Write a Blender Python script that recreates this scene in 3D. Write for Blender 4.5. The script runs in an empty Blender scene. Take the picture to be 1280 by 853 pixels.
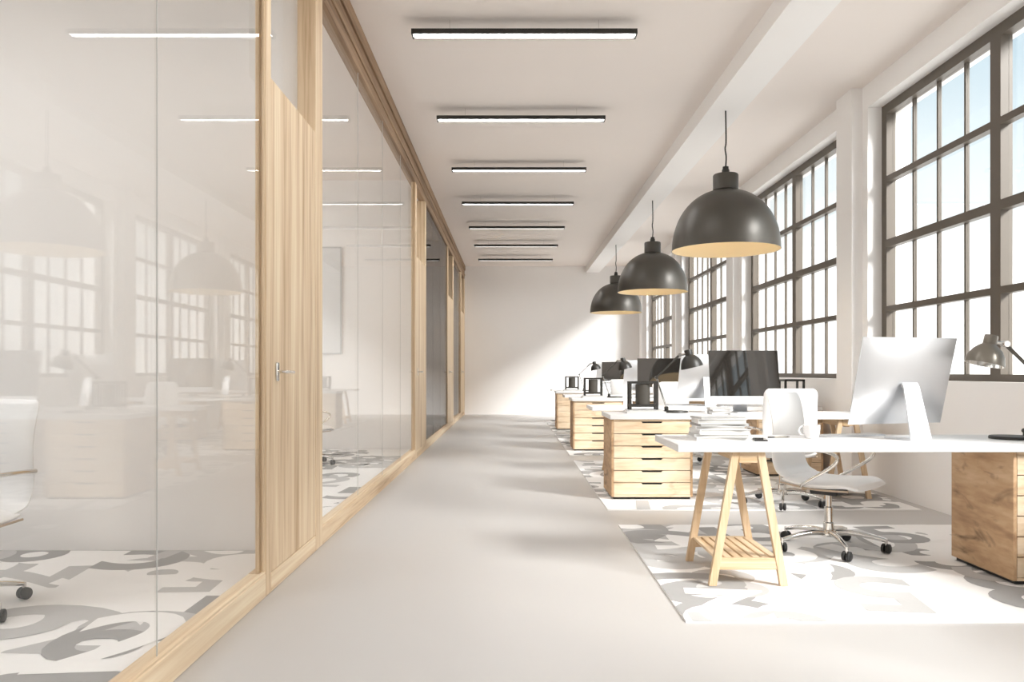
import bpy, bmesh, math, random
from mathutils import Vector, Matrix
PI = math.pi
rnd = random.Random(7)
sc = bpy.context.scene
C = sc.collection

# ------------------------------------------------------------------ camera
cam_d = bpy.data.cameras.new('camera'); cam = bpy.data.objects.new('camera', cam_d); C.objects.link(cam)
cam.location = (0, 0, 1.15); cam.rotation_euler = (PI/2, 0, 0)
cam_d.sensor_width = 36; cam_d.lens = 36*1000/1280
cam_d.shift_x = 1.0/1280; cam_d.shift_y = (465-426.5)/1280
cam_d.clip_start = 0.05; cam_d.clip_end = 300
sc.camera = cam
# ------------------------------------------------------------------ world
w = bpy.data.worlds.new('sky'); sc.world = w; w.use_nodes = True
nt = w.node_tree; nt.nodes.clear()
out = nt.nodes.new('ShaderNodeOutputWorld'); bg = nt.nodes.new('ShaderNodeBackground')
tc = nt.nodes.new('ShaderNodeTexCoord'); sx = nt.nodes.new('ShaderNodeSeparateXYZ'); rp = nt.nodes.new('ShaderNodeValToRGB')
nt.links.new(tc.outputs['Generated'], sx.inputs[0]); nt.links.new(sx.outputs['Z'], rp.inputs[0])
nt.links.new(rp.outputs[0], bg.inputs[0]); nt.links.new(bg.outputs[0], out.inputs[0])
e = rp.color_ramp.elements
e[0].position = 0.0; e[0].color = (1.7, 1.68, 1.64, 1)
e[1].position = 1.0; e[1].color = (0.32, 0.46, 0.58, 1)
for p, c in ((0.09, (1.60, 1.62, 1.62)), (0.17, (0.72, 0.78, 0.80)), (0.32, (0.45, 0.56, 0.63))):
    k = e.new(p); k.color = (*c, 1)
bg.inputs[1].default_value = 0.64
# ------------------------------------------------------------------ sun
sd = bpy.data.lights.new('sun', 'SUN'); sun = bpy.data.objects.new('sun', sd); C.objects.link(sun)
sd.energy = 4.7; sd.angle = math.radians(18); sd.color = (1.0, 0.985, 0.97)
d = Vector((-0.70, 0.66, -0.60)); sun.rotation_euler = d.to_track_quat('-Z', 'Y').to_euler(); sun.location = (12, -4, 9)
LAMP_STRENGTH = 12.5
# ------------------------------------------------------------------ exposure
sc.view_settings.view_transform = 'Standard'; sc.view_settings.look = 'None'
sc.view_settings.gamma = 1; sc.view_settings.use_curve_mapping = False
sc.view_settings.exposure = 1.36
sc.cycles.max_bounces = 12; sc.cycles.diffuse_bounces = 8; sc.cycles.glossy_bounces = 6
sc.cycles.transparent_max_bounces = 32; sc.cycles.sample_clamp_indirect = 6
sc.cycles.caustics_reflective = False; sc.cycles.caustics_refractive = False

# ================================================================== materials
def nodes(name):
    m = bpy.data.materials.new(name); m.use_nodes = True
    t = m.node_tree; return m, t, t.nodes['Principled BSDF']
def plain(name, col, rough=0.5, metal=0.0, var=0.03, scale=6.0, bump=0.0, spec=0.5):
    m, t, b = nodes(name)
    tc = t.nodes.new('ShaderNodeTexCoord'); n = t.nodes.new('ShaderNodeTexNoise'); n.inputs['Scale'].default_value = scale
    n.inputs['Detail'].default_value = 3
    mx = t.nodes.new('ShaderNodeMixRGB'); mx.inputs[1].default_value = (*[c*(1-var) for c in col], 1); mx.inputs[2].default_value = (*[min(1, c*(1+var)) for c in col], 1)
    t.links.new(tc.outputs['Object'], n.inputs['Vector']); t.links.new(n.outputs['Fac'], mx.inputs[0]); t.links.new(mx.outputs[0], b.inputs['Base Color'])
    b.inputs['Roughness'].default_value = rough; b.inputs['Metallic'].default_value = metal
    b.inputs['Specular IOR Level'].default_value = spec
    if bump:
        bp = t.nodes.new('ShaderNodeBump'); bp.inputs['Strength'].default_value = bump; bp.inputs['Distance'].default_value = 0.01
        n2 = t.nodes.new('ShaderNodeTexNoise'); n2.inputs['Scale'].default_value = scale*12
        t.links.new(tc.outputs['Object'], n2.inputs['Vector']); t.links.new(n2.outputs['Fac'], bp.inputs['Height']); t.links.new(bp.outputs[0], b.inputs['Normal'])
    return m
def wood(name, cols, axis='z', cross=9.0, along=0.5, rough=0.55, knots=0.0):
    """grain runs along the axis; cols = dark, mid, light"""
    m, t, b = nodes(name)
    tc = t.nodes.new('ShaderNodeTexCoord'); mp = t.nodes.new('ShaderNodeMapping')
    s = {'x': (along, cross, cross), 'y': (cross, along, cross), 'z': (cross, cross, along)}[axis]
    mp.inputs['Scale'].default_value = s
    t.links.new(tc.outputs['Object'], mp.inputs[0])
    n1 = t.nodes.new('ShaderNodeTexNoise'); n1.inputs['Scale'].default_value = 1.0; n1.inputs['Detail'].default_value = 2; n1.inputs['Distortion'].default_value = 0.6
    n2 = t.nodes.new('ShaderNodeTexNoise'); n2.inputs['Scale'].default_value = 5.0; n2.inputs['Detail'].default_value = 6; n2.inputs['Distortion'].default_value = 0.3
    t.links.new(mp.outputs[0], n1.inputs['Vector']); t.links.new(mp.outputs[0], n2.inputs['Vector'])
    mx = t.nodes.new('ShaderNodeMath'); mx.operation = 'MULTIPLY_ADD'; mx.inputs[1].default_value = 0.62
    m2 = t.nodes.new('ShaderNodeMath'); m2.operation = 'MULTIPLY'; m2.inputs[1].default_value = 0.38
    t.links.new(n2.outputs['Fac'], m2.inputs[0]); t.links.new(n1.outputs['Fac'], mx.inputs[0]); t.links.new(m2.outputs[0], mx.inputs[2])
    r = t.nodes.new('ShaderNodeValToRGB'); t.links.new(mx.outputs[0], r.inputs[0])
    e = r.color_ramp.elements; e[0].position = 0.34; e[0].color = (*cols[0], 1); e[1].position = 0.66; e[1].color = (*cols[2], 1)
    k = e.new(0.48); k.color = (*cols[1], 1)
    last = r.outputs[0]
    if knots:
        mk = t.nodes.new('ShaderNodeMapping'); a = 2.2; c = 5.5
        mk.inputs['Scale'].default_value = {'x': (a, c, c), 'y': (c, a, c), 'z': (c, c, a)}[axis]
        t.links.new(tc.outputs['Object'], mk.inputs[0])
        n3 = t.nodes.new('ShaderNodeTexNoise'); n3.inputs['Scale'].default_value = 1.3; n3.inputs['Detail'].default_value = 3; n3.inputs['Distortion'].default_value = 1.6
        t.links.new(mk.outputs[0], n3.inputs['Vector'])
        rk = t.nodes.new('ShaderNodeValToRGB'); rk.color_ramp.elements[0].position = 0.56; rk.color_ramp.elements[0].color = (0, 0, 0, 1)
        rk.color_ramp.elements[1].position = 0.76; rk.color_ramp.elements[1].color = (knots,)*3 + (1,)
        t.links.new(n3.outputs['Fac'], rk.inputs[0])
        mk2 = t.nodes.new('ShaderNodeMixRGB'); mk2.inputs[2].default_value = (*[c*0.45 for c in cols[0]], 1)
        t.links.new(rk.outputs[0], mk2.inputs[0]); t.links.new(last, mk2.inputs[1]); last = mk2.outputs[0]
    t.links.new(last, b.inputs['Base Color'])
    b.inputs['Roughness'].default_value = rough; b.inputs['Specular IOR Level'].default_value = 0.35
    bp = t.nodes.new('ShaderNodeBump'); bp.inputs['Strength'].default_value = 0.15; bp.inputs['Distance'].default_value = 0.004
    t.links.new(n2.outputs['Fac'], bp.inputs['Height']); t.links.new(bp.outputs[0], b.inputs['Normal'])
    return m
def glass(name, tint=(0.98, 0.985, 0.98), k=1.0, f0=0.04, slope=None):
    """thin architectural glass: clear, with an angle dependent mirror reflection on both faces"""
    m = bpy.data.materials.new(name); m.use_nodes = True; t = m.node_tree; t.nodes.clear()
    o = t.nodes.new('ShaderNodeOutputMaterial'); mix = t.nodes.new('ShaderNodeMixShader')
    tr = t.nodes.new('ShaderNodeBsdfTransparent'); tr.inputs[0].default_value = (*tint, 1)
    gl = t.nodes.new('ShaderNodeBsdfGlossy'); gl.inputs['Roughness'].default_value = 0.0; gl.inputs[0].default_value = (1, 1, 1, 1)
    lw = t.nodes.new('ShaderNodeLayerWeight'); lw.inputs['Blend'].default_value = 0.5
    pw = t.nodes.new('ShaderNodeMath'); pw.operation = 'POWER'; pw.inputs[1].default_value = 5
    ma = t.nodes.new('ShaderNodeMath'); ma.operation = 'MULTIPLY_ADD'; ma.inputs[1].default_value = (1-f0)*k if slope is None else slope; ma.inputs[2].default_value = f0*k; ma.use_clamp = True
    t.links.new(lw.outputs['Facing'], pw.inputs[0]); t.links.new(pw.outputs[0], ma.inputs[0]); t.links.new(ma.outputs[0], mix.inputs[0])
    t.links.new(tr.outputs[0], mix.inputs[1]); t.links.new(gl.outputs[0], mix.inputs[2]); t.links.new(mix.outputs[0], o.inputs[0])
    return m
def emit(name, col, s):
    m, t, b = nodes(name); b.inputs['Base Color'].default_value = (*col, 1)
    b.inputs['Emission Color'].default_value = (*col, 1); b.inputs['Emission Strength'].default_value = s
    return m
M = {}
M['wall'] = plain('plaster_wall', (0.91, 0.895, 0.885), 0.85, var=0.015, scale=2, bump=0.05)
M['ceiling'] = plain('plaster_ceiling', (0.86, 0.80, 0.76), 0.9, var=0.015, scale=1.5)
M['floor'] = plain('poured_floor', (0.515, 0.50, 0.487), 0.42, var=0.02, scale=0.8, spec=0.4)
M['rug'] = plain('rug_white', (0.90, 0.89, 0.88), 0.95, var=0.02, scale=40, bump=0.2, spec=0.1)
M['rug1'] = plain('rug_pale_grey', (0.55, 0.545, 0.54), 0.95, var=0.03, scale=40, bump=0.2, spec=0.1)
M['rug2'] = plain('rug_mid_grey', (0.38, 0.375, 0.37), 0.95, var=0.03, scale=40, bump=0.2, spec=0.1)
PW = ((0.47, 0.31, 0.17), (0.71, 0.54, 0.36), (0.85, 0.72, 0.53))
M['wood_z'] = wood('ash_upright', PW, 'z', 11, 0.35)
M['wood_y'] = wood('ash_lengthwise', PW, 'y', 11, 0.35)
M['wood_x'] = wood('ash_crosswise', PW, 'x', 11, 0.35)
M['head'] = wood('brown_head_beam', ((0.15, 0.09, 0.05), (0.27, 0.17, 0.10), (0.42, 0.29, 0.18)), 'y', 14, 0.35)  # wood colour darkened to carry the shade under the ceiling
OAK_SHADED = ((0.34, 0.20, 0.11), (0.50, 0.32, 0.18), (0.64, 0.45, 0.28))
M['oak_y'] = wood('knotty_oak_side', OAK_SHADED, 'y', 6, 1.3, knots=0.9)  # darker oak: shade on the unlit sides put into the colour
M['oak_x'] = wood('knotty_oak_front', ((0.60, 0.43, 0.27), (0.77, 0.60, 0.42), (0.86, 0.73, 0.56)), 'x', 10, 1.2, knots=0.45)  # paler copy of the oak, sunlight on the fronts in its colour
M['pine_z'] = wood('pine_leg', ((0.50, 0.34, 0.19), (0.60, 0.43, 0.27), (0.71, 0.56, 0.39)), 'z', 18, 0.8)
M['pine_y'] = wood('pine_slat', ((0.52, 0.36, 0.20), (0.62, 0.46, 0.30), (0.72, 0.58, 0.41)), 'y', 18, 0.8)
M['pine_x'] = wood('pine_rail', ((0.52, 0.36, 0.20), (0.62, 0.46, 0.30), (0.72, 0.58, 0.41)), 'x', 18, 0.8)
M['white_top'] = plain('white_laminate', (0.77, 0.765, 0.76), 0.35, var=0.01, scale=3)
M['frame'] = plain('bronze_window_steel', (0.115, 0.095, 0.075), 0.45, var=0.06, scale=3)
M['black'] = plain('black_metal', (0.022, 0.02, 0.017), 0.45, var=0.1, scale=5)
M['blackplastic'] = plain('black_plastic', (0.02, 0.02, 0.02), 0.5, var=0.1, scale=5)
M['shade'] = plain('charcoal_enamel', (0.075, 0.068, 0.058), 0.38, metal=0.25, var=0.08, scale=3)
M['shade_in'] = plain('cream_enamel', (0.74, 0.64, 0.46), 0.5, var=0.02, scale=3)
M['lampgrey'] = plain('warm_grey_steel', (0.20, 0.18, 0.15), 0.3, metal=0.35, var=0.05, scale=6)
M['chrome'] = plain('chrome', (0.72, 0.70, 0.67), 0.12, metal=1.0, var=0.02, scale=6)
M['alu'] = plain('brushed_aluminium', (0.74, 0.75, 0.77), 0.33, metal=0.75, var=0.02, scale=8)
M['aluw'] = plain('pale_aluminium', (0.72, 0.73, 0.76), 0.4, metal=0.3, var=0.02, scale=8)
M['screen'] = plain('dark_screen_glass', (0.018, 0.016, 0.014), 0.04, var=0.05, scale=2, spec=0.9)
_b = M['screen'].node_tree.nodes['Principled BSDF']; _b.inputs['Coat Weight'].default_value = 1.0; _b.inputs['Coat Roughness'].default_value = 0.02; _b.inputs['Coat IOR'].default_value = 1.8
M['leather'] = plain('white_leather', (0.87, 0.865, 0.86), 0.45, var=0.01, scale=6, bump=0.05)
M['tan'] = plain('tan_piping', (0.47, 0.37, 0.28), 0.6)
M['ceramic'] = plain('white_ceramic', (0.78, 0.77, 0.77), 0.15, var=0.01)
M['paper'] = plain('paper_edges', (0.56, 0.55, 0.53), 0.9, var=0.06, scale=60)
M['cov_w'] = plain('white_cover', (0.76, 0.76, 0.76), 0.4, var=0.01)
M['cov_g'] = plain('grey_cover', (0.34, 0.34, 0.34), 0.4, var=0.03)
M['cov_l'] = plain('pale_grey_cover', (0.55, 0.55, 0.55), 0.4, var=0.03)
M['cov_k'] = plain('charcoal_cover', (0.06, 0.06, 0.07), 0.4, var=0.03)
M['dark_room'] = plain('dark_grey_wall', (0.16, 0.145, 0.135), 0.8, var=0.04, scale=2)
M['joint'] = plain('grey_glazing_joint', (0.6, 0.6, 0.59), 0.5)
M['pane'] = glass('window_glass', k=1.0)
M['pglass'] = glass('partition_glass', tint=(0.985, 0.985, 0.98), k=1.0, f0=0.036, slope=0.2)
M['smoked'] = glass('smoked_glass', tint=(0.62, 0.60, 0.58), k=0.55)
M['diffuser'] = emit('light_diffuser', (1.0, 0.99, 0.975), LAMP_STRENGTH)
M['bulb'] = emit('warm_bulb', (1.0, 0.90, 0.74), 9)

# ================================================================== mesh helpers
def box(bm, lo, hi, bev=0.0, seg=1):
    lo, hi = [min(a, b) for a, b in zip(lo, hi)], [max(a, b) for a, b in zip(lo, hi)]
    vs = [bm.verts.new((x, y, z)) for x in (lo[0], hi[0]) for y in (lo[1], hi[1]) for z in (lo[2], hi[2])]
    F = [(0, 1, 3, 2), (4, 6, 7, 5), (0, 4, 5, 1), (2, 3, 7, 6), (0, 2, 6, 4), (1, 5, 7, 3)]
    fs = [bm.faces.new([vs[i] for i in f]) for f in F]
    if bev:
        es = list({e for f in fs for e in f.edges})
        bmesh.ops.bevel(bm, geom=es, offset=bev, segments=seg, profile=0.5, affect='EDGES')
def hexa(bm, bot, top):
    """prism from four bottom and four top corners"""
    b = [bm.verts.new(p) for p in bot]; t = [bm.verts.new(p) for p in top]
    bm.faces.new(b[::-1]); bm.faces.new(t)
    for i in range(4): bm.faces.new((b[i], b[(i+1) % 4], t[(i+1) % 4], t[i]))
def frames(path):
    T = []; n = len(path)
    for i in range(n):
        a = path[max(0, i-1)]; b = path[min(n-1, i+1)]; T.append((b-a).normalized())
    up = Vector((0, 0, 1)) if abs(T[0].z) < 0.9 else Vector((1, 0, 0))
    N = T[0].cross(up).normalized(); out = []
    for t in T:
        N = (N - t*N.dot(t)).normalized(); out.append((N, t.cross(N)))
    return out
def tube(bm, path, r, n=10, ry=None):
    path = [Vector(p) for p in path]; fr = frames(path); rings = []
    rs = r if isinstance(r, (list, tuple)) else [r]*len(path)
    for p, (N, B), rr in zip(path, fr, rs):
        q = rr if ry is None else ry
        rings.append([bm.verts.new(p + N*math.cos(2*PI*k/n)*rr + B*math.sin(2*PI*k/n)*(rr if ry is None else q)) for k in range(n)])
    for a, b in zip(rings, rings[1:]):
        for k in range(n): bm.faces.new((a[k], a[(k+1) % n], b[(k+1) % n], b[k]))
    bm.faces.new(rings[0][::-1]); bm.faces.new(rings[-1])
def lathe(bm, prof, n=40, mat=None, caps=(False, False)):
    rings = []
    for r, z in prof:
        rings.append([bm.verts.new((r*math.cos(2*PI*k/n), r*math.sin(2*PI*k/n), z)) for k in range(n)])
    new = [v for rr in rings for v in rr]
    for a, b in zip(rings, rings[1:]):
        for k in range(n): bm.faces.new((a[k], a[(k+1) % n], b[(k+1) % n], b[k]))
    if caps[0]: bm.faces.new(rings[0][::-1])
    if caps[1]: bm.faces.new(rings[-1])
    if mat is not None: bmesh.ops.transform(bm, matrix=mat, verts=new)
def smooth_path(pts, k=6):
    P = [Vector(p) for p in pts]; out = []
    for i in range(len(P)-1):
        p0 = P[max(0, i-1)]; p1 = P[i]; p2 = P[i+1]; p3 = P[min(len(P)-1, i+2)]
        for s in range(k):
            t = s/k
            out.append(0.5*((2*p1) + (p2-p0)*t + (2*p0-5*p1+4*p2-p3)*t*t + (-p0+3*p1-3*p2+p3)*t**3))
    out.append(P[-1]); return out
def finish(name, bm, mat, parent=None, smooth=False, loc=None, recalc=True):
    if recalc: bmesh.ops.recalc_face_normals(bm, faces=bm.faces)
    me = bpy.data.meshes.new(name); bm.to_mesh(me); bm.free()
    me.materials.append(mat)
    if smooth:
        for p in me.polygons: p.use_smooth = True
        me.set_sharp_from_angle(angle=math.radians(38))
    o = bpy.data.objects.new(name, me); C.objects.link(o)
    if parent: o.parent = parent
    if loc is not None: o.location = loc
    return o
def B(name, mat, parent, *boxes, bev=0.0, smooth=False, loc=None):
    bm = bmesh.new()
    for lo, hi in boxes: box(bm, lo, hi, bev)
    return finish(name, bm, mat, parent, smooth, loc)
def tag(o, label, cat, group=None):
    o['label'] = label; o['category'] = cat
    if group: o['group'] = group
    return o
def thing(name, label, cat, loc=(0, 0, 0), rz=0, group=None):
    o = bpy.data.objects.new(name, None); o.empty_display_size = 0.1; C.objects.link(o)
    o.location = loc; o.rotation_euler = (0, 0, rz)
    return tag(o, label, cat, group)
def structure(o): o['kind'] = 'structure'; return o
def dup(root, loc, rz, label, parent=None):
    r = root.copy(); C.objects.link(r); r.location = loc; r.rotation_euler = (0, 0, rz); r['label'] = label
    for ch in root.children:
        c = ch.copy(); C.objects.link(c); c.parent = r
        for g in ch.children:
            h = g.copy(); C.objects.link(h); h.parent = c
    return r

# ================================================================== the shell
H = 3.99; XR = 3.517; XL = -6.2; YB = 21.5; YF = -5.0; XP = -1.25; YW1 = 5.16; YW2 = 11.86; YW3 = 17.3
structure(B('floor', M['floor'], None, ((XL-.3, YF-.3, -0.2), (XR+.45, YB+.3, 0))))
structure(B('ceiling', M['ceiling'], None, ((XL-.3, YF-.3, H), (XR+.45, YB+.3, H+.2))))
structure(B('wall_back', M['wall'], None, ((XL-.3, YB, 0), (XR+.45, YB+.2, H))))
structure(B('wall_front', M['wall'], None, ((XL-.3, YF-.2, 0), (XR+.45, YF, H))))
structure(B('trim_1', M['wall'], None, ((2.01, YF, 3.816), (2.37, YB, H))))          # ceiling beam
WT = 3.76; WS = 1.075
wins = [(-4.41+4.3*k, -0.71+4.3*k) for k in range(6)]                                # window openings along y
wb = [((XR, YF, 0), (XR+.42, YB, WS)), ((XR, YF, WT), (XR+.42, YB, H))]
edges = [YF] + [v for p in wins for v in p] + [YB]
for a, b in zip(edges[::2], edges[1::2]): wb.append(((XR, a, WS), (XR+.42, b, WT)))
structure(B('wall_right', M['wall'], None, *wb))
for k in range(6):
    yc = -0.4+4.3*k
    structure(B('trim_%d' % (k+2), M['wall'], None, ((XR-.107, yc-.19, 0), (XR, yc+.19, H))))
# left wall of the glazed rooms with unseen window openings added for daylight
lw = [((XL-.3, YF, 0), (XL, YB, 0.9)), ((XL-.3, YF, 3.6), (XL, YB, H))]
lo = [(-3.6, -0.2), (0.9, 4.4), (6.2, 11.2)]
edges = [YF] + [v for p in lo for v in p] + [YB]
for a, b in zip(edges[::2], edges[1::2]): lw.append(((XL-.3, a, 0.9), (XL, b, 3.6)))
structure(B('wall_left', M['wall'], None, *lw))
for k, (a, b) in enumerate(lo):
    bx_ = []
    n = 4
    for i in range(n+1):
        y = a + (b-a)*i/n; bx_.append(((XL-.2, y-.03 if i else y, .9), (XL-.12, y+.03 if i < n else y, 3.6)))
    for z in (.93, 2.25, 3.57): bx_.append(((XL-.2, a, z-.03), (XL-.12, b, z+.03)))
    f = structure(B('window_%d' % (k+7), M['frame'], None, *bx_))  # unseen windows added to brighten the glazed rooms
    for i in range(n):
        y0 = a + (b-a)*i/n + .03; y1 = a+(b-a)*(i+1)/n - .03
        for z0, z1 in ((.96, 2.22), (2.28, 3.54)): B('pane', M['pane'], f, ((XL-.165, y0, z0), (XL-.16, y1, z1)))
# walls between the rooms
structure(B('wall_first_room_end', M['wall'], None, ((XL, YW1, 0), (-1.37, YW1+.12, H))))
structure(B('wall_second_room_end', M['wall'], None, ((XL, YW2, 0), (-1.37, YW2+.12, H))))
structure(B('wall_third_room_end', M['dark_room'], None, ((-4.2, YW3, 0), (-1.37, YW3+.12, H))))
structure(B('wall_third_room_left', M['dark_room'], None, ((-4.3, YW2+.12, 0), (-4.2, YW3+.12, H))))

# ------------------------------------------------------------------ windows on the right
def window(n, y0, y1):
    fx0, fx1 = 3.655, 3.745
    w = bpy.data.objects.new('window_%d' % n, None); C.objects.link(w); w.location = ((fx0+fx1)/2, (y0+y1)/2, WS); structure(w)
    L = (y1-y0)/2
    X0, X1 = -0.045, 0.045; T = WT-WS
    st = 0.10
    B('stile', M['frame'], w, ((X0, -L, 0), (X1, -L+st, T)))
    B('stile', M['frame'], w, ((X0, L-st, 0), (X1, L, T)))
    B('frame_rail', M['frame'], w, ((X0, -L+st, 0), (X1, L-st, .055)))
    B('frame_rail', M['frame'], w, ((X0, -L+st, T-.09), (X1, L-st, T)))
    B('mullion', M['frame'], w, ((X0, -.065, .055), (X1, .065, T-.09)))
    zc = [0.055, 0.687, 1.325, 1.955, T-.09]; th = [0, .028, .038, .028, 0]
    for s in (-1, 1):
        ya, yb = (s*.065, s*(L-st)) if s > 0 else (-(L-st), -.065)
        for i in (1, 2, 3): B('transom', M['frame'], w, ((X0, ya, zc[i]-th[i]), (X1-.02, yb, zc[i]+th[i])))
        for i in range(4):
            za, zb = zc[i]+th[i], zc[i+1]-th[i+1]
            for j in (1, 2, 3):
                ym = ya + (yb-ya)*j/4
                B('muntin', M['frame'], w, ((.002, ym-.014, za), (.032, ym+.014, zb)))
            for j in range(4):
                p, q = ya+(yb-ya)*j/4, ya+(yb-ya)*(j+1)/4
                p += .014 if j else 0; q -= .014 if j < 3 else 0
                B('pane', M['pane'], w, ((.014, p, za), (.019, q, zb)))
    return w
for k, (a, b) in zip((5, 6, 1, 2, 3, 4), wins): window(k, a, b)

# ------------------------------------------------------------------ timber and glass partition
XG = -1.275; XI = -1.37; PH = 3.63; RH = 0.12
pt = bpy.data.objects.new('wall_partition', None); C.objects.link(pt); structure(pt); pt.location = (XP, 0, 0)
def P(name, mat, lo, hi, bev=0.004): # absolute coordinates
    return B(name, mat, pt, ((lo[0]-XP, lo[1], lo[2]), (hi[0]-XP, hi[1], hi[2])), bev=bev)
P('head_beam', M['head'], (-1.346, YF, PH), (XP, YB, H))
P('head_moulding', M['head'], (XP, YF, PH+.10), (XP+.012, YB, PH+.13), 0.003)
P('head_moulding', M['head'], (XP, YF, PH+.24), (XP+.018, YB, H), 0.003)
bays = [(-4.5, 4.08, 1.21), (5.30, 10.44, 1.27), (11.77, 15.78, 1.34), (17.36, 19.85, 1.25)]
doors = [(4.167, 5.12), (10.60, 11.60), (15.92, 17.10), (20.05, 21.2)]
posts = [(YF, -4.5), (4.08, 4.167), (5.12, 5.30), (10.44, 10.60), (11.60, 11.77), (15.78, 15.92), (17.10, 17.36), (19.85, 20.05), (21.2, YB)]
for a, b in posts: P('post', M['wood_z'], (-1.306 if a in (4.08, 10.44, 15.78, 19.85, YF) else XI, a, 0), (XP, b, PH))
for i, (a, b, wd) in enumerate(bays):
    P('base_rail', M['wood_y'], (-1.343, a, 0), (XP, b, RH))
    P('bead', M['wood_y'], (XG+.006, a, RH), (XP-.004, b, RH+.012), 0.002)
    P('bead', M['wood_z'], (XG-.022, b-.010, RH), (XG-.008, b, PH), 0.002)
    P('bead', M['wood_z'], (XG+.006, b-.012, RH+.012), (XP-.006, b, PH), 0.002)
    gm = M['smoked'] if i == 2 else M['pglass']
    y = b
    while y > a + .2:
        y2 = max(a, y-wd)
        if y2 < a + .3: y2 = a
        P('glass_pane', gm, (XG-.006, y2+.0015 if y2 > a else y2, RH), (XG+.006, y-.0015 if y < b else y, PH), 0)
        if y2 > a: P('glazing_joint', M['joint'], (XG+.002, y2-.0012, RH), (XG+.0062, y2+.0012, PH), 0)
        y = y2
for k, (a, b) in enumerate(doors):
    P('threshold_rail', M['wood_y'], (XI, a, 0), (XP, b, .10))
    P('transom_pane', M['pglass'], (XI+.004, a, 2.69), (XI+.014, b, PH), 0)
    dr = bpy.data.objects.new('door_%d' % (k+1), None); C.objects.link(dr); structure(dr); dr.location = (XP, a, .10)
    B('door_leaf', M['wood_z'], dr, ((-.06, .004, .004), (-.002, b-a-.008, 2.585)), bev=.003)
    hd = B('lever_handle', M['chrome'], dr, ((-.002, .085, 1.0), (.006, .13, 1.10)), bev=.003)
    bm = bmesh.new(); tube(bm, smooth_path([(0, .107, 1.05), (.035, .107, 1.05), (.052, .125, 1.05), (.052, .24, 1.048)], 5), .009, 10)
    finish('lever', bm, M['chrome'], hd, True)
# picture panel on the end wall of the second room
wbd = thing('wall_panel', 'plain white framed panel on the wall seen through the second glass bay', 'board', (-3.35, YW2, 1.41))
B('frame', M['cov_l'], wbd, ((-.84, -.03, 0), (-.82, 0, 1.59)), ((.82, -.03, 0), (.84, 0, 1.59)), ((-.82, -.03, 0), (.82, 0, .02)), ((-.82, -.03, 1.57), (.82, 0, 1.59)))
B('panel_face', M['cov_w'], wbd, ((-.82, -.02, .02), (.82, 0, 1.57)))

# ================================================================== rugs with overlapping numerals
def glyph(ch):
    cu = bpy.data.curves.new('g', 'FONT'); cu.body = ch; cu.size = 1.0; cu.offset = 0.02; cu.resolution_u = 5
    o = bpy.data.objects.new('g', cu); C.objects.link(o)
    dg = bpy.context.evaluated_depsgraph_get(); me = bpy.data.meshes.new_from_object(o.evaluated_get(dg))
    bpy.data.objects.remove(o); return me
GL = {c: glyph(c) for c in '012356789'}
def rug(x0, x1, y0, y1, label, seed):
    r = random.Random(seed)
    W, D = x1-x0, y1-y0
    t = thing('rug', label, 'rug', ((x0+x1)/2, (y0+y1)/2, 0), 0, 'rugs printed with numerals')
    B('pile', M['rug'], t, ((-W/2, -D/2, 0), (W/2, D/2, .008)))
    bms = [bmesh.new() for _ in range(3)]
    n = int(W*D*8.0)
    for i in range(n):
        which = r.choices((0, 1, 2), (3.4, 3.6, 2.8))[0]
        me = GL[r.choice('0123556889')]
        s = r.uniform(.75, 1.15); a = r.choice((0, 0, PI/2, PI, -PI/2)) + r.uniform(-.15, .15)
        m = Matrix.Translation((r.uniform(-W/2, W/2), r.uniform(-D/2, D/2), .0083 + .00004*(i % 60))) @ Matrix.Rotation(a, 4, 'Z') @ Matrix.Scale(s, 4) @ Matrix.Translation((-.28, -.35, 0))
        bm = bms[which]; k = len(bm.verts)
        bm.from_mesh(me); bm.verts.ensure_lookup_table()
        bmesh.ops.transform(bm, matrix=m, verts=bm.verts[k:])
        for v in bm.verts[k:]: v.co.z = .0083 + .00004*(i % 60)
    for bm, mt in zip(bms, (M['rug'], M['rug1'], M['rug2'])):
        for co, no in (((W/2, 0, 0), (1, 0, 0)), ((-W/2, 0, 0), (-1, 0, 0)), ((0, D/2, 0), (0, 1, 0)), ((0, -D/2, 0), (0, -1, 0))):
            g = list(bm.verts)+list(bm.edges)+list(bm.faces)
            bmesh.ops.bisect_plane(bm, geom=g, plane_co=co, plane_no=no, clear_outer=True)
        for f in bm.faces:
            if f.normal.z < 0: f.normal_flip()
        o = finish('printed_numerals', bm, mt, t, recalc=False); o['kind'] = 'stuff'
    return t
RZ = 0.0115
rug(.80, 3.40, 3.66, 5.97, 'white rug with grey numerals under the nearest desk, front edge bare', 3)
rug(.80, 3.40, 6.63, 10.3, 'white and grey numeral rug behind the nearest rug, under the second drawer cabinet', 4)
rug(.80, 3.40, 10.95, 14.6, 'numeral rug under the third drawer cabinet, farther down the desk row', 5)
rug(.80, 3.40, 15.2, 18.9, 'numeral rug farthest down the row, by the back wall', 6)
rug(-5.9, -1.40, 0.3, 5.10, 'large sunlit grey and white numeral rug behind the first glass bay', 8)
rug(-5.9, -1.40, 5.34, 11.80, 'numeral rug in the second glazed room beyond the timber door', 9)

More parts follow.
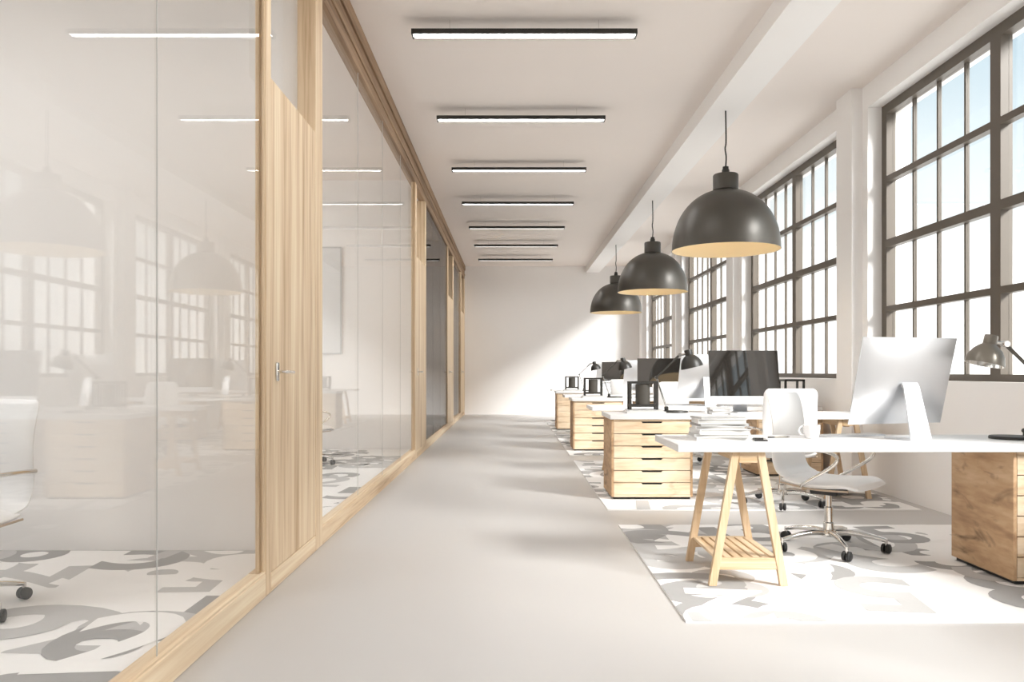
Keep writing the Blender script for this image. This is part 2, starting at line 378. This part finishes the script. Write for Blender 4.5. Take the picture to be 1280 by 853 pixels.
# ================================================================== desks
TOP = .765; TB = .725
def worktop(y, label):
    t = tag(B('worktop', M['white_top'], None, ((0, 0, 0), (2.50, .68, TOP-TB)), bev=.003, loc=(.88, y, TB)), label, 'desk', 'white worktops of the desk row')
    return t
def make_cabinet(label):
    Wd, D, Hh = .725, .60, TB-RZ
    t = thing('drawer_cabinet', label, 'cabinet', (0, 0, RZ), 0, 'oak drawer cabinets under the worktops')
    B('side_panel', M['oak_y'], t, ((0, 0, .02), (.02, D, Hh)), bev=.0015)
    B('side_panel', M['oak_y'], t, ((Wd-.02, 0, .02), (Wd, D, Hh)), bev=.0015)
    B('top_panel', M['oak_x'], t, ((.02, 0, Hh-.018), (Wd-.02, D, Hh)), bev=.001)
    B('bottom_panel', M['oak_x'], t, ((.02, .0, .02), (Wd-.02, D, .038)), bev=.001)
    B('back_panel', M['oak_x'], t, ((.02, D-.012, .038), (Wd-.02, D-.001, Hh-.018)))
    B('plinth', M['blackplastic'], t, ((.02, .02, 0), (Wd-.02, D-.02, .02)))  # black base stands in for the shadow gap under the cabinet
    z0, z1 = .038, Hh-.018; h = (z1-z0)/6
    for i in range(6):
        a, b = z0+i*h+.003, z0+(i+1)*h-.003
        mid = Wd/2; hw = .095
        bm = bmesh.new()
        # front with a dropped finger notch in the upper edge
        pts = [(.022, a), (Wd-.022, a), (Wd-.022, b), (mid+hw, b), (mid+hw-.012, b-.014), (mid-hw+.012, b-.014), (mid-hw, b), (.022, b)]
        f = [bm.verts.new((x, .0, z)) for x, z in pts]; g = [bm.verts.new((x, .018, z)) for x, z in pts]
        bm.faces.new(f); bm.faces.new(g[::-1])
        for k in range(len(pts)): bm.faces.new((f[k], g[k], g[(k+1) % len(pts)], f[(k+1) % len(pts)]))
        dw = finish('drawer', bm, M['oak_x'], t)
        B('finger_pull', M['blackplastic'], dw, ((mid-hw, .014, b-.0145), (mid+hw, .02, b)))  # black strip behind the notch paints the dark of the recess
    return t
cab0 = make_cabinet('')
def make_trestle(label):
    D = .585; z0, z1 = 0, TB-RZ
    t = thing('trestle', label, 'trestle', (0, 0, RZ), 0, 'pine trestles under the worktops')
    wl, dl = .040, .034
    for yy in (0, D-dl):
        for s in (-1, 1):
            bm = bmesh.new(); xb = s*.19; xt = s*.066
            hexa(bm, [(xb-wl/2, yy, 0), (xb+wl/2, yy, 0), (xb+wl/2, yy+dl, 0), (xb-wl/2, yy+dl, 0)],
                 [(xt-wl/2, yy, z1), (xt+wl/2, yy, z1), (xt+wl/2, yy+dl, z1), (xt-wl/2, yy+dl, z1)])
            finish('leg', bm, M['pine_z'], t)
        zz = .085; xx = .19-.124*(zz+.03)/z1
        B('cross_rail', M['pine_x'], t, ((-xx+wl/2-.006, yy+.004, zz), (xx-wl/2+.006, yy+dl-.004, zz+.062)), bev=.002)
        B('cross_rail', M['pine_x'], t, ((-.05, yy+.004, z1-.06), (.05, yy+dl-.004, z1-.001)), bev=.002)
    B('top_rail', M['pine_y'], t, ((-.022, dl, z1-.07), (.022, D-dl, z1-.001)), bev=.002)
    for i in range(7):
        x = -.150+.050*i
        B('slat', M['pine_y'], t, ((x-.019, dl-.004, .132), (x+.019, D-dl+.004, .147)), bev=.002)
    return t
tr0 = make_trestle('')
near_y = [4.22, 8.68, 13.1, 17.45]; far_y = [7.14, 11.55, 15.7]
nl = ['nearest', 'third from the front', 'fifth from the front', 'farthest, by the back wall']
fl = ['second from the front', 'fourth from the front', 'sixth from the front']
for i, y in enumerate(near_y):
    worktop(y, 'long white worktop, %s, on a pine trestle at its corridor end' % nl[i])
    c, tt = ((cab0, tr0) if i == 0 else (None, None))
    cl = ['brown knotty oak drawer cabinet at right edge, under the nearest worktop', 'oak drawer cabinet by the windows under the third worktop, behind the white chair',
          'oak drawer cabinet by the windows under the fifth worktop', 'oak drawer cabinet by the windows under the farthest worktop'][i]
    tl = ['pine trestle with slatted shelf under the left end of the nearest worktop', 'pine trestle under the corridor end of the third worktop, behind the second cabinet',
          'pine trestle under the corridor end of the fifth worktop', 'pine trestle under the corridor end of the farthest worktop'][i]
    if i == 0:
        cab0.location = (2.68, y+.05, RZ); cab0['label'] = cl; tr0.location = (1.262, y+.03, RZ); tr0['label'] = tl
    else:
        dup(cab0, (2.68, y+.05, RZ), 0, cl); dup(tr0, (1.262, y+.03, RZ), 0, tl)
for i, y in enumerate(far_y):
    worktop(y-.02, 'long white worktop, %s, on an oak cabinet at its corridor end' % fl[i])
    dup(cab0, (.895, y, RZ), 0, ['pale oak six-drawer cabinet, nearest of those along the corridor', 'pale oak drawer cabinet along the corridor, middle one of three',
                              'pale oak drawer cabinet along the corridor, farthest of three'][i])
    dup(tr0, (3.02, y+.02, RZ), 0, 'pine trestle by the windows under the white worktop %s' % fl[i])

# ================================================================== monitors
def make_monitor(tilt=14):
    t = thing('monitor', '', 'monitor', (0, 0, 0), 0, 'aluminium all-in-one monitors on the desks')
    Wd, Hh = .65, .51; ti = math.radians(tilt); zb = .085
    R = Matrix.Translation((0, 0, zb)) @ Matrix.Rotation(-ti, 4, 'X')
    # casing: thin rim, bulged back towards +y
    bm = bmesh.new(); nx, nz = 18, 14; G = []
    for j in range(nz+1):
        row = []
        for i in range(nx+1):
            u, v = -1+2*i/nx, -1+2*j/nz
            u = math.sin(u*PI/2)*.35+u*.65; v = math.sin(v*PI/2)*.35+v*.65
            dd = .006 + .038*(1-abs(u)**2.6)*(1-abs(v)**2.6)
            x = u*Wd/2; z = Hh/2+v*Hh/2
            row.append(bm.verts.new((x, dd, z)))
        G.append(row)
    for j in range(nz):
        for i in range(nx): bm.faces.new((G[j][i], G[j][i+1], G[j+1][i+1], G[j+1][i]))
    rim = [G[0][i] for i in range(nx+1)] + [G[j][nx] for j in range(1, nz+1)] + [G[nz][i] for i in range(nx-1, -1, -1)] + [G[j][0] for j in range(nz-1, 0, -1)]
    fr = [bm.verts.new((v.co.x, 0, v.co.z)) for v in rim]; n = len(rim)
    for i in range(n): bm.faces.new((rim[i], rim[(i+1) % n], fr[(i+1) % n], fr[i]))
    bm.faces.new(fr)
    bmesh.ops.transform(bm, matrix=R, verts=bm.verts)
    finish('casing', bm, M['alu'], t, True)
    bm = bmesh.new(); box(bm, (-Wd/2+.001, -.0025, .075), (Wd/2-.001, -.0002, Hh-.001)); bmesh.ops.transform(bm, matrix=R, verts=bm.verts)
    finish('screen', bm, M['screen'], t)
    bm = bmesh.new(); box(bm, (-Wd/2+.001, -.0025, .001), (Wd/2-.001, -.0002, .0745)); bmesh.ops.transform(bm, matrix=R, verts=bm.verts)
    finish('chin', bm, M['aluw'], t)
    # bent plate stand: leg slopes back, foot runs forward
    prof = [(.118, .325), (.132, .30), (.20, .03), (.203, .012), (.192, .002), (.0, .002)]
    wid = [.105, .108, .138, .140, .140, .150]; th = .010
    bm = bmesh.new(); rows = []
    for k, ((y, z), w_) in enumerate(zip(prof, wid)):
        a = prof[max(0, k-1)]; b = prof[min(len(prof)-1, k+1)]
        ty, tz = b[0]-a[0], b[1]-a[1]; l = math.hypot(ty, tz); ny, nz_ = -tz/l, ty/l
        ny, nz_ = (ny*th, nz_*th)
        rows.append([bm.verts.new((sx*w_/2, y-s*ny*.0 + (-ny if s else 0), z + (-nz_ if s else 0))) for sx, s in ((-1, 0), (1, 0), (1, 1), (-1, 1))])
    for a, b in zip(rows, rows[1:]):
        for k in range(4): bm.faces.new((a[k], a[(k+1) % 4], b[(k+1) % 4], b[k]))
    bm.faces.new(rows[0]); bm.faces.new(rows[-1][::-1])
    mz = min(v.co.z for v in bm.verts)
    for v in bm.verts: v.co.z -= mz
    # hinge block between casing and leg
    finish('stand', bm, M['aluw'], t, True)
    B('hinge', M['alu'], t, ((-.04, .07, .295), (.04, .122, .315)), bev=.003)
    return t
mon0 = make_monitor()
mon0.location = (2.235, 4.665, TOP); mon0.rotation_euler = (0, 0, math.radians(196.6))
mon0['label'] = 'large silver monitor seen from behind on the nearest worktop'
mon1 = make_monitor(11); mon1.location = (2.17, 7.40, TOP); mon1['label'] = ('monitor with black screen towards us, behind the white chair, nearest of the dark ones')
dup(mon0, (2.19, 9.15, TOP), math.radians(193), 'silver monitor back seen beside the black desk lamp on the third worktop')
dup(mon1, (2.19, 11.80, TOP), math.radians(-8), 'dark-screened monitor behind the nearest black lantern, on the fourth worktop')
dup(mon0, (2.19, 13.55, TOP), math.radians(193), 'silver monitor back on the fifth worktop')
dup(mon1, (2.13, 15.95, TOP), math.radians(-8), 'small far dark-screened monitor on the sixth worktop')
dup(mon0, (2.19, 17.9, TOP), math.radians(193), 'silver monitor back on the farthest worktop by the back wall')

# ================================================================== swivel chairs (forward = +x)
def make_chair(base_rot):
    t = thing('office_chair', '', 'chair', (0, 0, RZ), 0, 'white leather swivel chairs')
    def pad(prof, wfun, th, name, mat=M['leather'], ny=10):
        """padded sheet that follows a side profile of (x, z) with rounded rim"""
        P_ = smooth_path([(x, 0, z) for x, z in prof], 5); n = len(P_); bm = bmesh.new(); top = []; bot = []
        for i, p in enumerate(P_):
            a = P_[max(0, i-1)]; b = P_[min(n-1, i+1)]; tx = (b-a).normalized(); nrm = Vector((-tx.z, 0, tx.x))
            s = i/(n-1); wd = wfun(s); ta = []; tb = []
            for j in range(ny+1):
                v = -1+2*j/ny; vv = math.sin(v*PI/2)
                edge = (max(0, 1-abs(vv)**4))**.5 * (max(0, 1-abs(2*s-1)**10))**.5
                e = th/2*max(.12, edge); dish = -.012*(1-vv*vv)*(1 if name == 'seat' else -1)*0
                ta.append(bm.verts.new(p + nrm*(e) + Vector((0, vv*wd/2, dish)))); tb.append(bm.verts.new(p - nrm*(e) + Vector((0, vv*wd/2, dish))))
            top.append(ta); bot.append(tb)
        for A, flip in ((top, 0), (bot, 1)):
            for i in range(n-1):
                for j in range(ny): bm.faces.new((A[i][j], A[i+1][j], A[i+1][j+1], A[i][j+1]))
        for i in range(n-1):
            for j in (0, ny): bm.faces.new((top[i][j], top[i+1][j], bot[i+1][j], bot[i][j]))
        for i in (0, n-1):
            for j in range(ny): bm.faces.new((top[i][j], top[i][j+1], bot[i][j+1], bot[i][j]))
        return finish(name, bm, mat, t, True)
    seat = pad([(-.20, .455), (-.10, .435), (.06, .435), (.20, .445), (.275, .425)], lambda s: .47+.02*math.sin(PI*s)-(.05*max(0, s-.8)/.2), .062, 'seat')
    def rw(s):
        r = .45 - .02*s
        if s > .90: r -= .07*((s-.90)/.10)**2
        return r
    back = pad([(-.175, .46), (-.245, .50), (-.275, .60), (-.27, .75), (-.285, .88), (-.315, 1.0)], rw, .042, 'backrest')
    bm = bmesh.new(); tube(bm, smooth_path([(-.21, -.235, .432), (0, -.240, .408), (.22, -.225, .412)], 5), .006, 8); tube(bm, smooth_path([(-.21, .235, .432), (0, .240, .408), (.22, .225, .412)], 5), .006, 8)
    finish('piping', bm, M['tan'], seat, True)
    for s in (-1, 1):
        bm = bmesh.new()
        tube(bm, smooth_path([(-.28, s*.225, .655), (-.16, s*.268, .662), (.06, s*.272, .655), (.155, s*.272, .635), (.175, s*.272, .60), (.12, s*.270, .545), (-.03, s*.262, .45), (-.07, s*.235, .415)], 6), .0105, 10)
        finish('armrest', bm, M['chrome'], t, True)
    B('mechanism', M['blackplastic'], t, ((-.09, -.085, .355), (.09, .085, .41)), ((-.03, .085, .365), (.0, .20, .38)), bev=.008)
    bm = bmesh.new(); lathe(bm, [(.0, .12), (.034, .12), (.034, .17), (.027, .175), (.027, .27), (.019, .275), (.019, .36), (0, .36)], 24)
    finish('gas_column', bm, M['chrome'], t, True)
    bm = bmesh.new(); lathe(bm, [(0, .085), (.048, .085), (.052, .10), (.045, .125), (0, .13)], 24); finish('hub', bm, M['chrome'], t, True)
    for k in range(5):
        a = base_rot + 2*PI*k/5; c, s = math.cos(a), math.sin(a)
        bm = bmesh.new(); pth = [(c*r, s*r, z) for r, z in ((.03, .108), (.12, .112), (.22, .102), (.30, .086), (.335, .078))]
        tube(bm, smooth_path(pth, 4), [.021-.011*i/16 for i in range(17)], 10)
        leg = finish('base_arm', bm, M['chrome'], t, True)
        bm = bmesh.new(); X, Y = c*.335, s*.335
        tube(bm, [(X, Y, .088), (X, Y, .03)], .010, 10)
        finish('stem', bm, M['chrome'], leg, True)
        d = a + 1.1*(k+1); dx, dy = math.cos(d), math.sin(d); bm = bmesh.new()
        for q in (-1, 1):
            ctr = Vector((X+dy*.014*q, Y-dx*.014*q, .03))
            m = Matrix.Translation(ctr) @ Matrix(((dy, dx, 0, 0), (-dx, dy, 0, 0), (0, 0, 1, 0), (0, 0, 0, 1))) @ Matrix.Rotation(PI/2, 4, 'Y')
            lathe(bm, [(0, -.011), (.024, -.011), (.030, -.007), (.030, .007), (.024, .011), (0, .011)], 18, m)
        finish('caster', bm, M['blackplastic'], t, True)
    return t
ch0 = make_chair(math.radians(24))
ch0.location = (2.04, 5.14, RZ); ch0.rotation_euler = (0, 0, math.radians(-46)); ch0['label'] = 'white swivel chair turned sideways behind the nearest worktop'
def chair(x, y, deg, lab): dup(ch0, (x, y, RZ), math.radians(deg), lab)
chair(2.33, 6.88, 84, 'white swivel chair at the second worktop, mostly hidden behind the nearest chair')
chair(2.12, 9.95, -60, 'white swivel chair behind the third worktop, its caster seen past the second cabinet')
chair(2.20, 11.25, 95, 'white swivel chair pushed up to the fourth worktop')
chair(2.10, 14.3, -70, 'white swivel chair behind the fifth worktop')
chair(-2.64, 3.74, 245, 'white chair cut by the left edge, behind the first glass bay')
chair(-2.52, 9.85, 40, 'white chair in the second glazed room, one caster past the door frame')

# ================================================================== lights
def make_linear():
    t = thing('linear_light', '', 'ceiling light', (0, 0, 0), 0, 'slim black linear lights in a row on the ceiling')
    hz = -.135
    B('housing', M['black'], t, ((-.905, -.055, hz+.022), (.905, .055, hz+.042)), ((-.905, -.055, hz), (.905, -.048, hz+.022)), ((-.905, .048, hz), (.905, .055, hz+.022)),
      ((-.905, -.048, hz), (-.893, .048, hz+.022)), ((.893, -.048, hz), (.905, .048, hz+.022)))
    B('diffuser', M['diffuser'], t, ((-.893, -.048, hz+.018), (.893, .048, hz+.0218)))
    for x in (-.60, .60):
        bm = bmesh.new(); tube(bm, [(x, 0, hz+.042), (x, 0, 0)], .0022, 6); finish('wire', bm, M['chrome'], t)
        
    return t
ll0 = make_linear(); ordn = ['nearest the camera, widest', 'second from the front', 'third from the front', 'fourth from the front', 'fifth from the front', 'sixth from the front', 'farthest, by the back wall']
ll0.location = (.105, 6.45, H); ll0['label'] = 'slim black linear ceiling light, ' + ordn[0]
for k in range(1, 7): dup(ll0, (.105, 6.45+2.17*k, H), 0, 'slim black linear ceiling light, ' + ordn[k])
for k, p in enumerate(((.105, 4.28), (.105, 2.11), (.105, -.06), (.105, -2.2))): dup(ll0, (*p, H), 0, 'slim black linear ceiling light overhead, out of the picture, %s' % ['over the first door', 'over the first bay', 'above the camera', 'behind the camera'][k])
for k, p in enumerate(((-3.4, 1.0), (-3.4, 2.4), (-3.4, 3.8), (-5.2, 2.0), (-3.6, 6.3), (-4.4, 7.9), (-4.4, 9.5), (-4.4, 11.0), (-3.2, 19.5))): dup(ll0, (*p, H), 0, 'slim black linear ceiling light in a glazed room, %s' % ['front of the first room', 'middle of the first room', 'rear of the first room', 'far side of the first room', 'front of the second room', 'second row of the second room', 'third row of the second room', 'rear of the second room', 'in the farthest room'][k])  # unseen fixtures added so the rooms behind the glass look bright

def make_pendant():
    t = thing('pendant_lamp', '', 'lamp', (0, 0, 0), 0, 'big dome pendants hung from the beam')
    rz = 2.39-3.816; R_ = .54; Hd = .62
    def pr(rr, hh, n=16, r0=.12):
        out = []
        for i in range(n+1):
            a = PI/2*i/n; c = max(math.cos(a), 0)**.92; s = math.sin(a)**.96
            r = rr*c
            if r < r0: break
            out.append((r, rz+hh*s))
        out.append((r0, rz+hh)); return out
    bm = bmesh.new(); lathe(bm, [(R_+.004, rz)] + pr(R_, Hd), 64); finish('shade', bm, M['shade'], t, True)
    bm = bmesh.new(); lathe(bm, [(R_+.004, rz), (R_-.008, rz+.001)] + pr(R_-.010, Hd-.012)[1:] + [(0, rz+Hd-.012)], 64); finish('shade_lining', bm, M['shade_in'], t, True)
    z = rz+Hd
    bm = bmesh.new(); lathe(bm, [(.12, z-.012), (.127, z-.004), (.127, z+.145), (.12, z+.155), (0, z+.155)], 40); finish('cap', bm, M['shade'], t, True)
    bm = bmesh.new(); lathe(bm, [(.038, z+.155), (.038, z+.20), (.030, z+.215), (.030, z+.235), (0, z+.235)], 24); finish('cord_grip', bm, M['black'], t, True)
    bm = bmesh.new(); tube(bm, smooth_path([(0, 0, z+.23), (.006, 0, z+.33), (-.005, 0, z+.42), (.004, 0, z+.5), (0, 0, -.02), (0, 0, 0)], 5), .008, 8); finish('cord', bm, M['black'], t, True)
    bm = bmesh.new(); lathe(bm, [(.03, z-.03), (.03, z-.10), (.05, z-.15), (.045, z-.21), (.02, z-.235), (0, z-.238)], 20); finish('bulb', bm, M['bulb'], t, True)
    return t
pl0 = make_pendant(); pl0.location = (2.19, 8.17, 3.816); pl0['label'] = 'dark dome pendant lamp, nearest and biggest of the three in the row'
dup(pl0, (2.20, 12.45, 3.816), 0, 'dark dome pendant lamp, middle one of the three in the row')
dup(pl0, (2.20, 16.8, 3.816), 0, 'dark dome pendant lamp, farthest and smallest of the three in the row')

# ------------------------------------------------------------------ desk lamps (head reaches along +x)
def make_lamp(metal, dark):
    t = thing('desk_lamp', '', 'lamp', (0, 0, 0), 0, 'jointed desk lamps')
    bm = bmesh.new(); lathe(bm, [(0, 0), (.118, 0), (.12, .006), (.116, .016), (.02, .02), (0, .02)], 40); finish('base', bm, M['black'], t, True)
    j0 = Vector((-.085, 0, .045)); j1 = Vector((-.18, 0, .33)); j2 = Vector((.04, 0, .545))
    bm = bmesh.new(); tube(bm, [(-.085, 0, .015), (-.085, 0, .055)], .02, 16); tube(bm, [j0+Vector((0, -.028, 0)), j0+Vector((0, .028, 0))], .014, 14); finish('pivot', bm, M['black'], t, True)
    bm = bmesh.new()
    for s in (-1, 1): tube(bm, [j0+Vector((0, s*.014, 0)), j1+Vector((0, s*.014, 0))], .006, 8)
    finish('lower_arm', bm, M['chrome'], t, True)
    bm = bmesh.new(); tube(bm, [j1+Vector((0, -.024, 0)), j1+Vector((0, .024, 0))], .014, 14); finish('elbow', bm, metal, t, True)
    bm = bmesh.new()
    for s in (-1, 1): tube(bm, [j1+Vector((0, s*.012, 0)), j2+Vector((0, s*.012, 0))], .0055, 8)
    tube(bm, [j1.lerp(j2, .74), j2], .011, 10)
    finish('upper_arm', bm, dark, t, True)
    hc = Vector((.125, 0, .565)); R = Matrix.Translation(hc) @ Matrix.Rotation(math.radians(-14), 4, 'Y')
    bm = bmesh.new(); tube(bm, [j2+Vector((0, -.022, 0)), j2+Vector((0, .022, 0))], .018, 14); tube(bm, [j2, hc+Vector((-.02, 0, -.01))], .011, 10); finish('head_joint', bm, M['chrome'], t, True)
    prof = [(0, .03), (.034, .03), (.036, .025), (.036, -.022), (.055, -.036), (.078, -.06), (.094, -.09), (.103, -.125), (.105, -.142)]
    bm = bmesh.new(); lathe(bm, prof, 40, R); sh = finish('shade', bm, dark, t, True)
    bm = bmesh.new(); lathe(bm, [(.105, -.142), (.101, -.141)] + [(max(0, r-.004), z-.003) for r, z in prof[::-1][1:-2]] + [(0, -.02)], 40, R); finish('shade_lining', bm, M['chrome'], sh, True)
    return t
lpA = make_lamp(M['lampgrey'], M['lampgrey']); lpA.location = (2.88, 4.60, TOP); lpA.rotation_euler = (0, 0, PI); lpA['label'] = 'grey metal desk lamp cut by the right edge, on the nearest worktop'
lpB = make_lamp(M['black'], M['black']); lpB.location = (1.555, 7.58, TOP); lpB['label'] = 'black jointed desk lamp beside the nearest lantern on the second worktop'
dup(lpB, (1.55, 11.98, TOP), 0, 'black jointed desk lamp on the fourth worktop, middle of the black ones')
dup(lpB, (1.55, 16.12, TOP), 0, 'black jointed desk lamp on the sixth worktop, farthest of the black ones')

# ================================================================== small things
def make_lantern(wd, h, core=True):
    t = thing('lantern', '', 'lantern', (0, 0, 0), 0, 'black box lanterns on the desks')
    p = .022; k = wd/2
    q = .065 if core else k
    bxs = [((sx*k, sy*q, 0), (sx*(k-p), sy*(q-p), h)) for sx in (-1, 1) for sy in (-1, 1)]
    for z in (.03, h-p):
        for s in (-1, 1):
            bxs.append(((-k, s*q, z), (k, s*(q-p), z+p))); bxs.append(((s*k, -q, z), (s*(k-p), q, z+p)))
    B('frame', M['black'], t, *bxs)
    if core:
        bm = bmesh.new(); r = wd*.25; lathe(bm, [(0, .032), (r, .032), (r, h-.03), (r*.9, h-.024), (0, h-.024)], 32, Matrix.Diagonal((1, .055/r, 1, 1))); finish('cylinder', bm, M['shade'], t, True)
        B('floor_plate', M['black'], t, ((-k+p, -q+p, .026), (k-p, q-p, .032)))
    return t
def book(x, y, z, w_, d_, h_, rot, cov, label, group):
    t = thing('book', label, 'book', (x, y, z), math.radians(rot), group)
    B('cover', cov, t, ((-w_/2, -d_/2, 0), (w_/2, d_/2, .0025)), ((-w_/2, -d_/2, h_-.0025), (w_/2, d_/2, h_)), ((-w_/2, -d_/2, .0025), (-w_/2+.003, d_/2, h_-.0025)))
    B('pages', M['paper'], t, ((-w_/2+.003, -d_/2+.004, .0025), (w_/2-.005, d_/2-.004, h_-.0025)))
    return t
z = TOP
stack = [(.31, .22, .020, 2, 'cov_w', 'bottom'), (.30, .23, .016, -4, 'cov_l', 'second from the bottom'), (.29, .22, .026, 3, 'cov_w', 'third from the bottom, thick'),
         (.27, .21, .018, -6, 'cov_w', 'fourth from the bottom'), (.28, .20, .014, 5, 'cov_g', 'grey, third from the top'), (.27, .21, .026, -2, 'cov_w', 'thick, second from the top'), (.26, .20, .012, 6, 'cov_l', 'thin, topmost')]
for i, (a, b, h, r, c, lab) in enumerate(stack):
    book(1.185+rnd.uniform(-.008, .008), 4.56, z, a, b, h, r, M[c], 'pale book in the stack on the nearest worktop, %s' % lab, 'stacked books on the nearest worktop'); z += h
lan0 = make_lantern(.272, .266)
for i, (x, y) in enumerate(((1.238, 7.53), (1.22, 11.93), (1.22, 16.07))):
    where = ['second', 'fourth', 'sixth'][i]; z = TOP
    for j, (a, b, h, r, c) in enumerate(((.36, .30, .016, 1, 'cov_w'), (.33, .285, .014, -2, 'cov_l'))):
        book(x+.01, y-.01, z, a, b, h, r, M[c], '%s flat book under the black lantern on the %s worktop' % (('wide white', 'pale grey')[j], where), 'books under the lanterns'); z += h
    lab = ['black open-sided lantern with a dark cylinder inside, nearest and biggest of the row', 'black lantern with a dark cylinder inside, middle one of the corridor-side row', 'black lantern with a dark cylinder inside, farthest and smallest'][i]
    if i == 0: lan0.location = (x, y, z); lan0['label'] = lab
    else: dup(lan0, (x, y, z), 0, lab)
l2 = make_lantern(.225, .30, False); l2.location = (3.17, 9.05, TOP); l2['label'] = 'empty black lantern frame near the windows, just above the nearest white chair'

def mug(x, y, rot, label):
    t = thing('mug', label, 'cup', (x, y, TOP), rot, 'white mugs')
    bm = bmesh.new(); lathe(bm, [(0, 0), (.030, 0), (.036, .006), (.045, .035), (.047, .078), (.0445, .079), (.042, .04), (.033, .012), (0, .010)], 36); finish('cup_body', bm, M['ceramic'], t, True)
    bm = bmesh.new(); tube(bm, smooth_path([(-.042, 0, .066), (-.062, 0, .068), (-.074, 0, .048), (-.064, 0, .026), (-.040, 0, .022)], 6), .005, 10); finish('handle', bm, M['ceramic'], t, True)
mug(1.735, 4.62, 0, 'white mug with its handle to the left on the nearest worktop')
mug(1.96, 7.46, 2.0, 'white mug beside the dark-screened monitor on the second worktop')
def keyboard(x, y, rot, label):
    t = thing('keyboard', label, 'keyboard', (x, y, TOP), math.radians(rot), 'slim keyboards')
    B('tray', M['aluw'], t, ((-.21, -.058, 0), (.21, .058, .008)), bev=.002)
    bm = bmesh.new()
    for r in range(5):
        for c in range(14): box(bm, (-.204+c*.0293, -.052+r*.021, .008), (-.204+c*.0293+.026, -.052+r*.021+.018, .0105))
    o = finish('keys', bm, M['cov_w'], t)
keyboard(2.03, 4.80, 16, 'slim silver keyboard beside the foot of the nearest monitor')
keyboard(2.17, 7.22, 0, 'slim keyboard in front of the dark-screened monitor on the second worktop')
keyboard(2.00, 9.28, 10, 'slim keyboard on the third worktop by the silver monitor')
ph = thing('phone', 'small black phone lying between the book stack and the mug', 'phone', (1.40, 4.50, TOP), math.radians(-12))
B('body', M['blackplastic'], ph, ((-.036, -.07, 0), (.036, .07, .008)), bev=.003)
B('screen', M['screen'], ph, ((-.033, -.066, .008), (.033, .066, .0085)))
pn = thing('pen', 'thin grey pen lying beside the black phone', 'pen', (1.56, 4.66, TOP+.005), math.radians(12))
bm = bmesh.new(); tube(bm, [(-.07, 0, 0), (.055, 0, 0), (.07, 0, 0)], [.0048, .0048, .001], 10); finish('barrel', bm, M['lampgrey'], pn, True)
bm = bmesh.new(); tube(bm, [(-.07, 0, 0), (-.03, 0, 0)], .0052, 10); finish('cap', bm, M['black'], pn, True)
book(2.47, 7.20, TOP, .17, .13, .012, 12, M['cov_k'], 'charcoal notebook in front of the dark-screened monitor', 'loose notebooks')
book(2.60, 7.38, TOP, .16, .12, .010, -8, M['cov_k'], 'charcoal notebook right of the dark-screened monitor', 'loose notebooks')
z = TOP
for i in range(4):
    book(1.90-.01*(i % 2), 7.28, z, .19, .15, .014+.004*(i % 2), [3, -5, 7, -2][i], M[['cov_w', 'cov_l', 'cov_w', 'cov_l'][i]],
         'pale book in the low pile left of the dark-screened monitor, %s' % ['bottom', 'second from the bottom', 'second from the top', 'topmost'][i], 'low pile of books on the second worktop'); z += .014+.004*(i % 2)
bpy.context.view_layer.update()
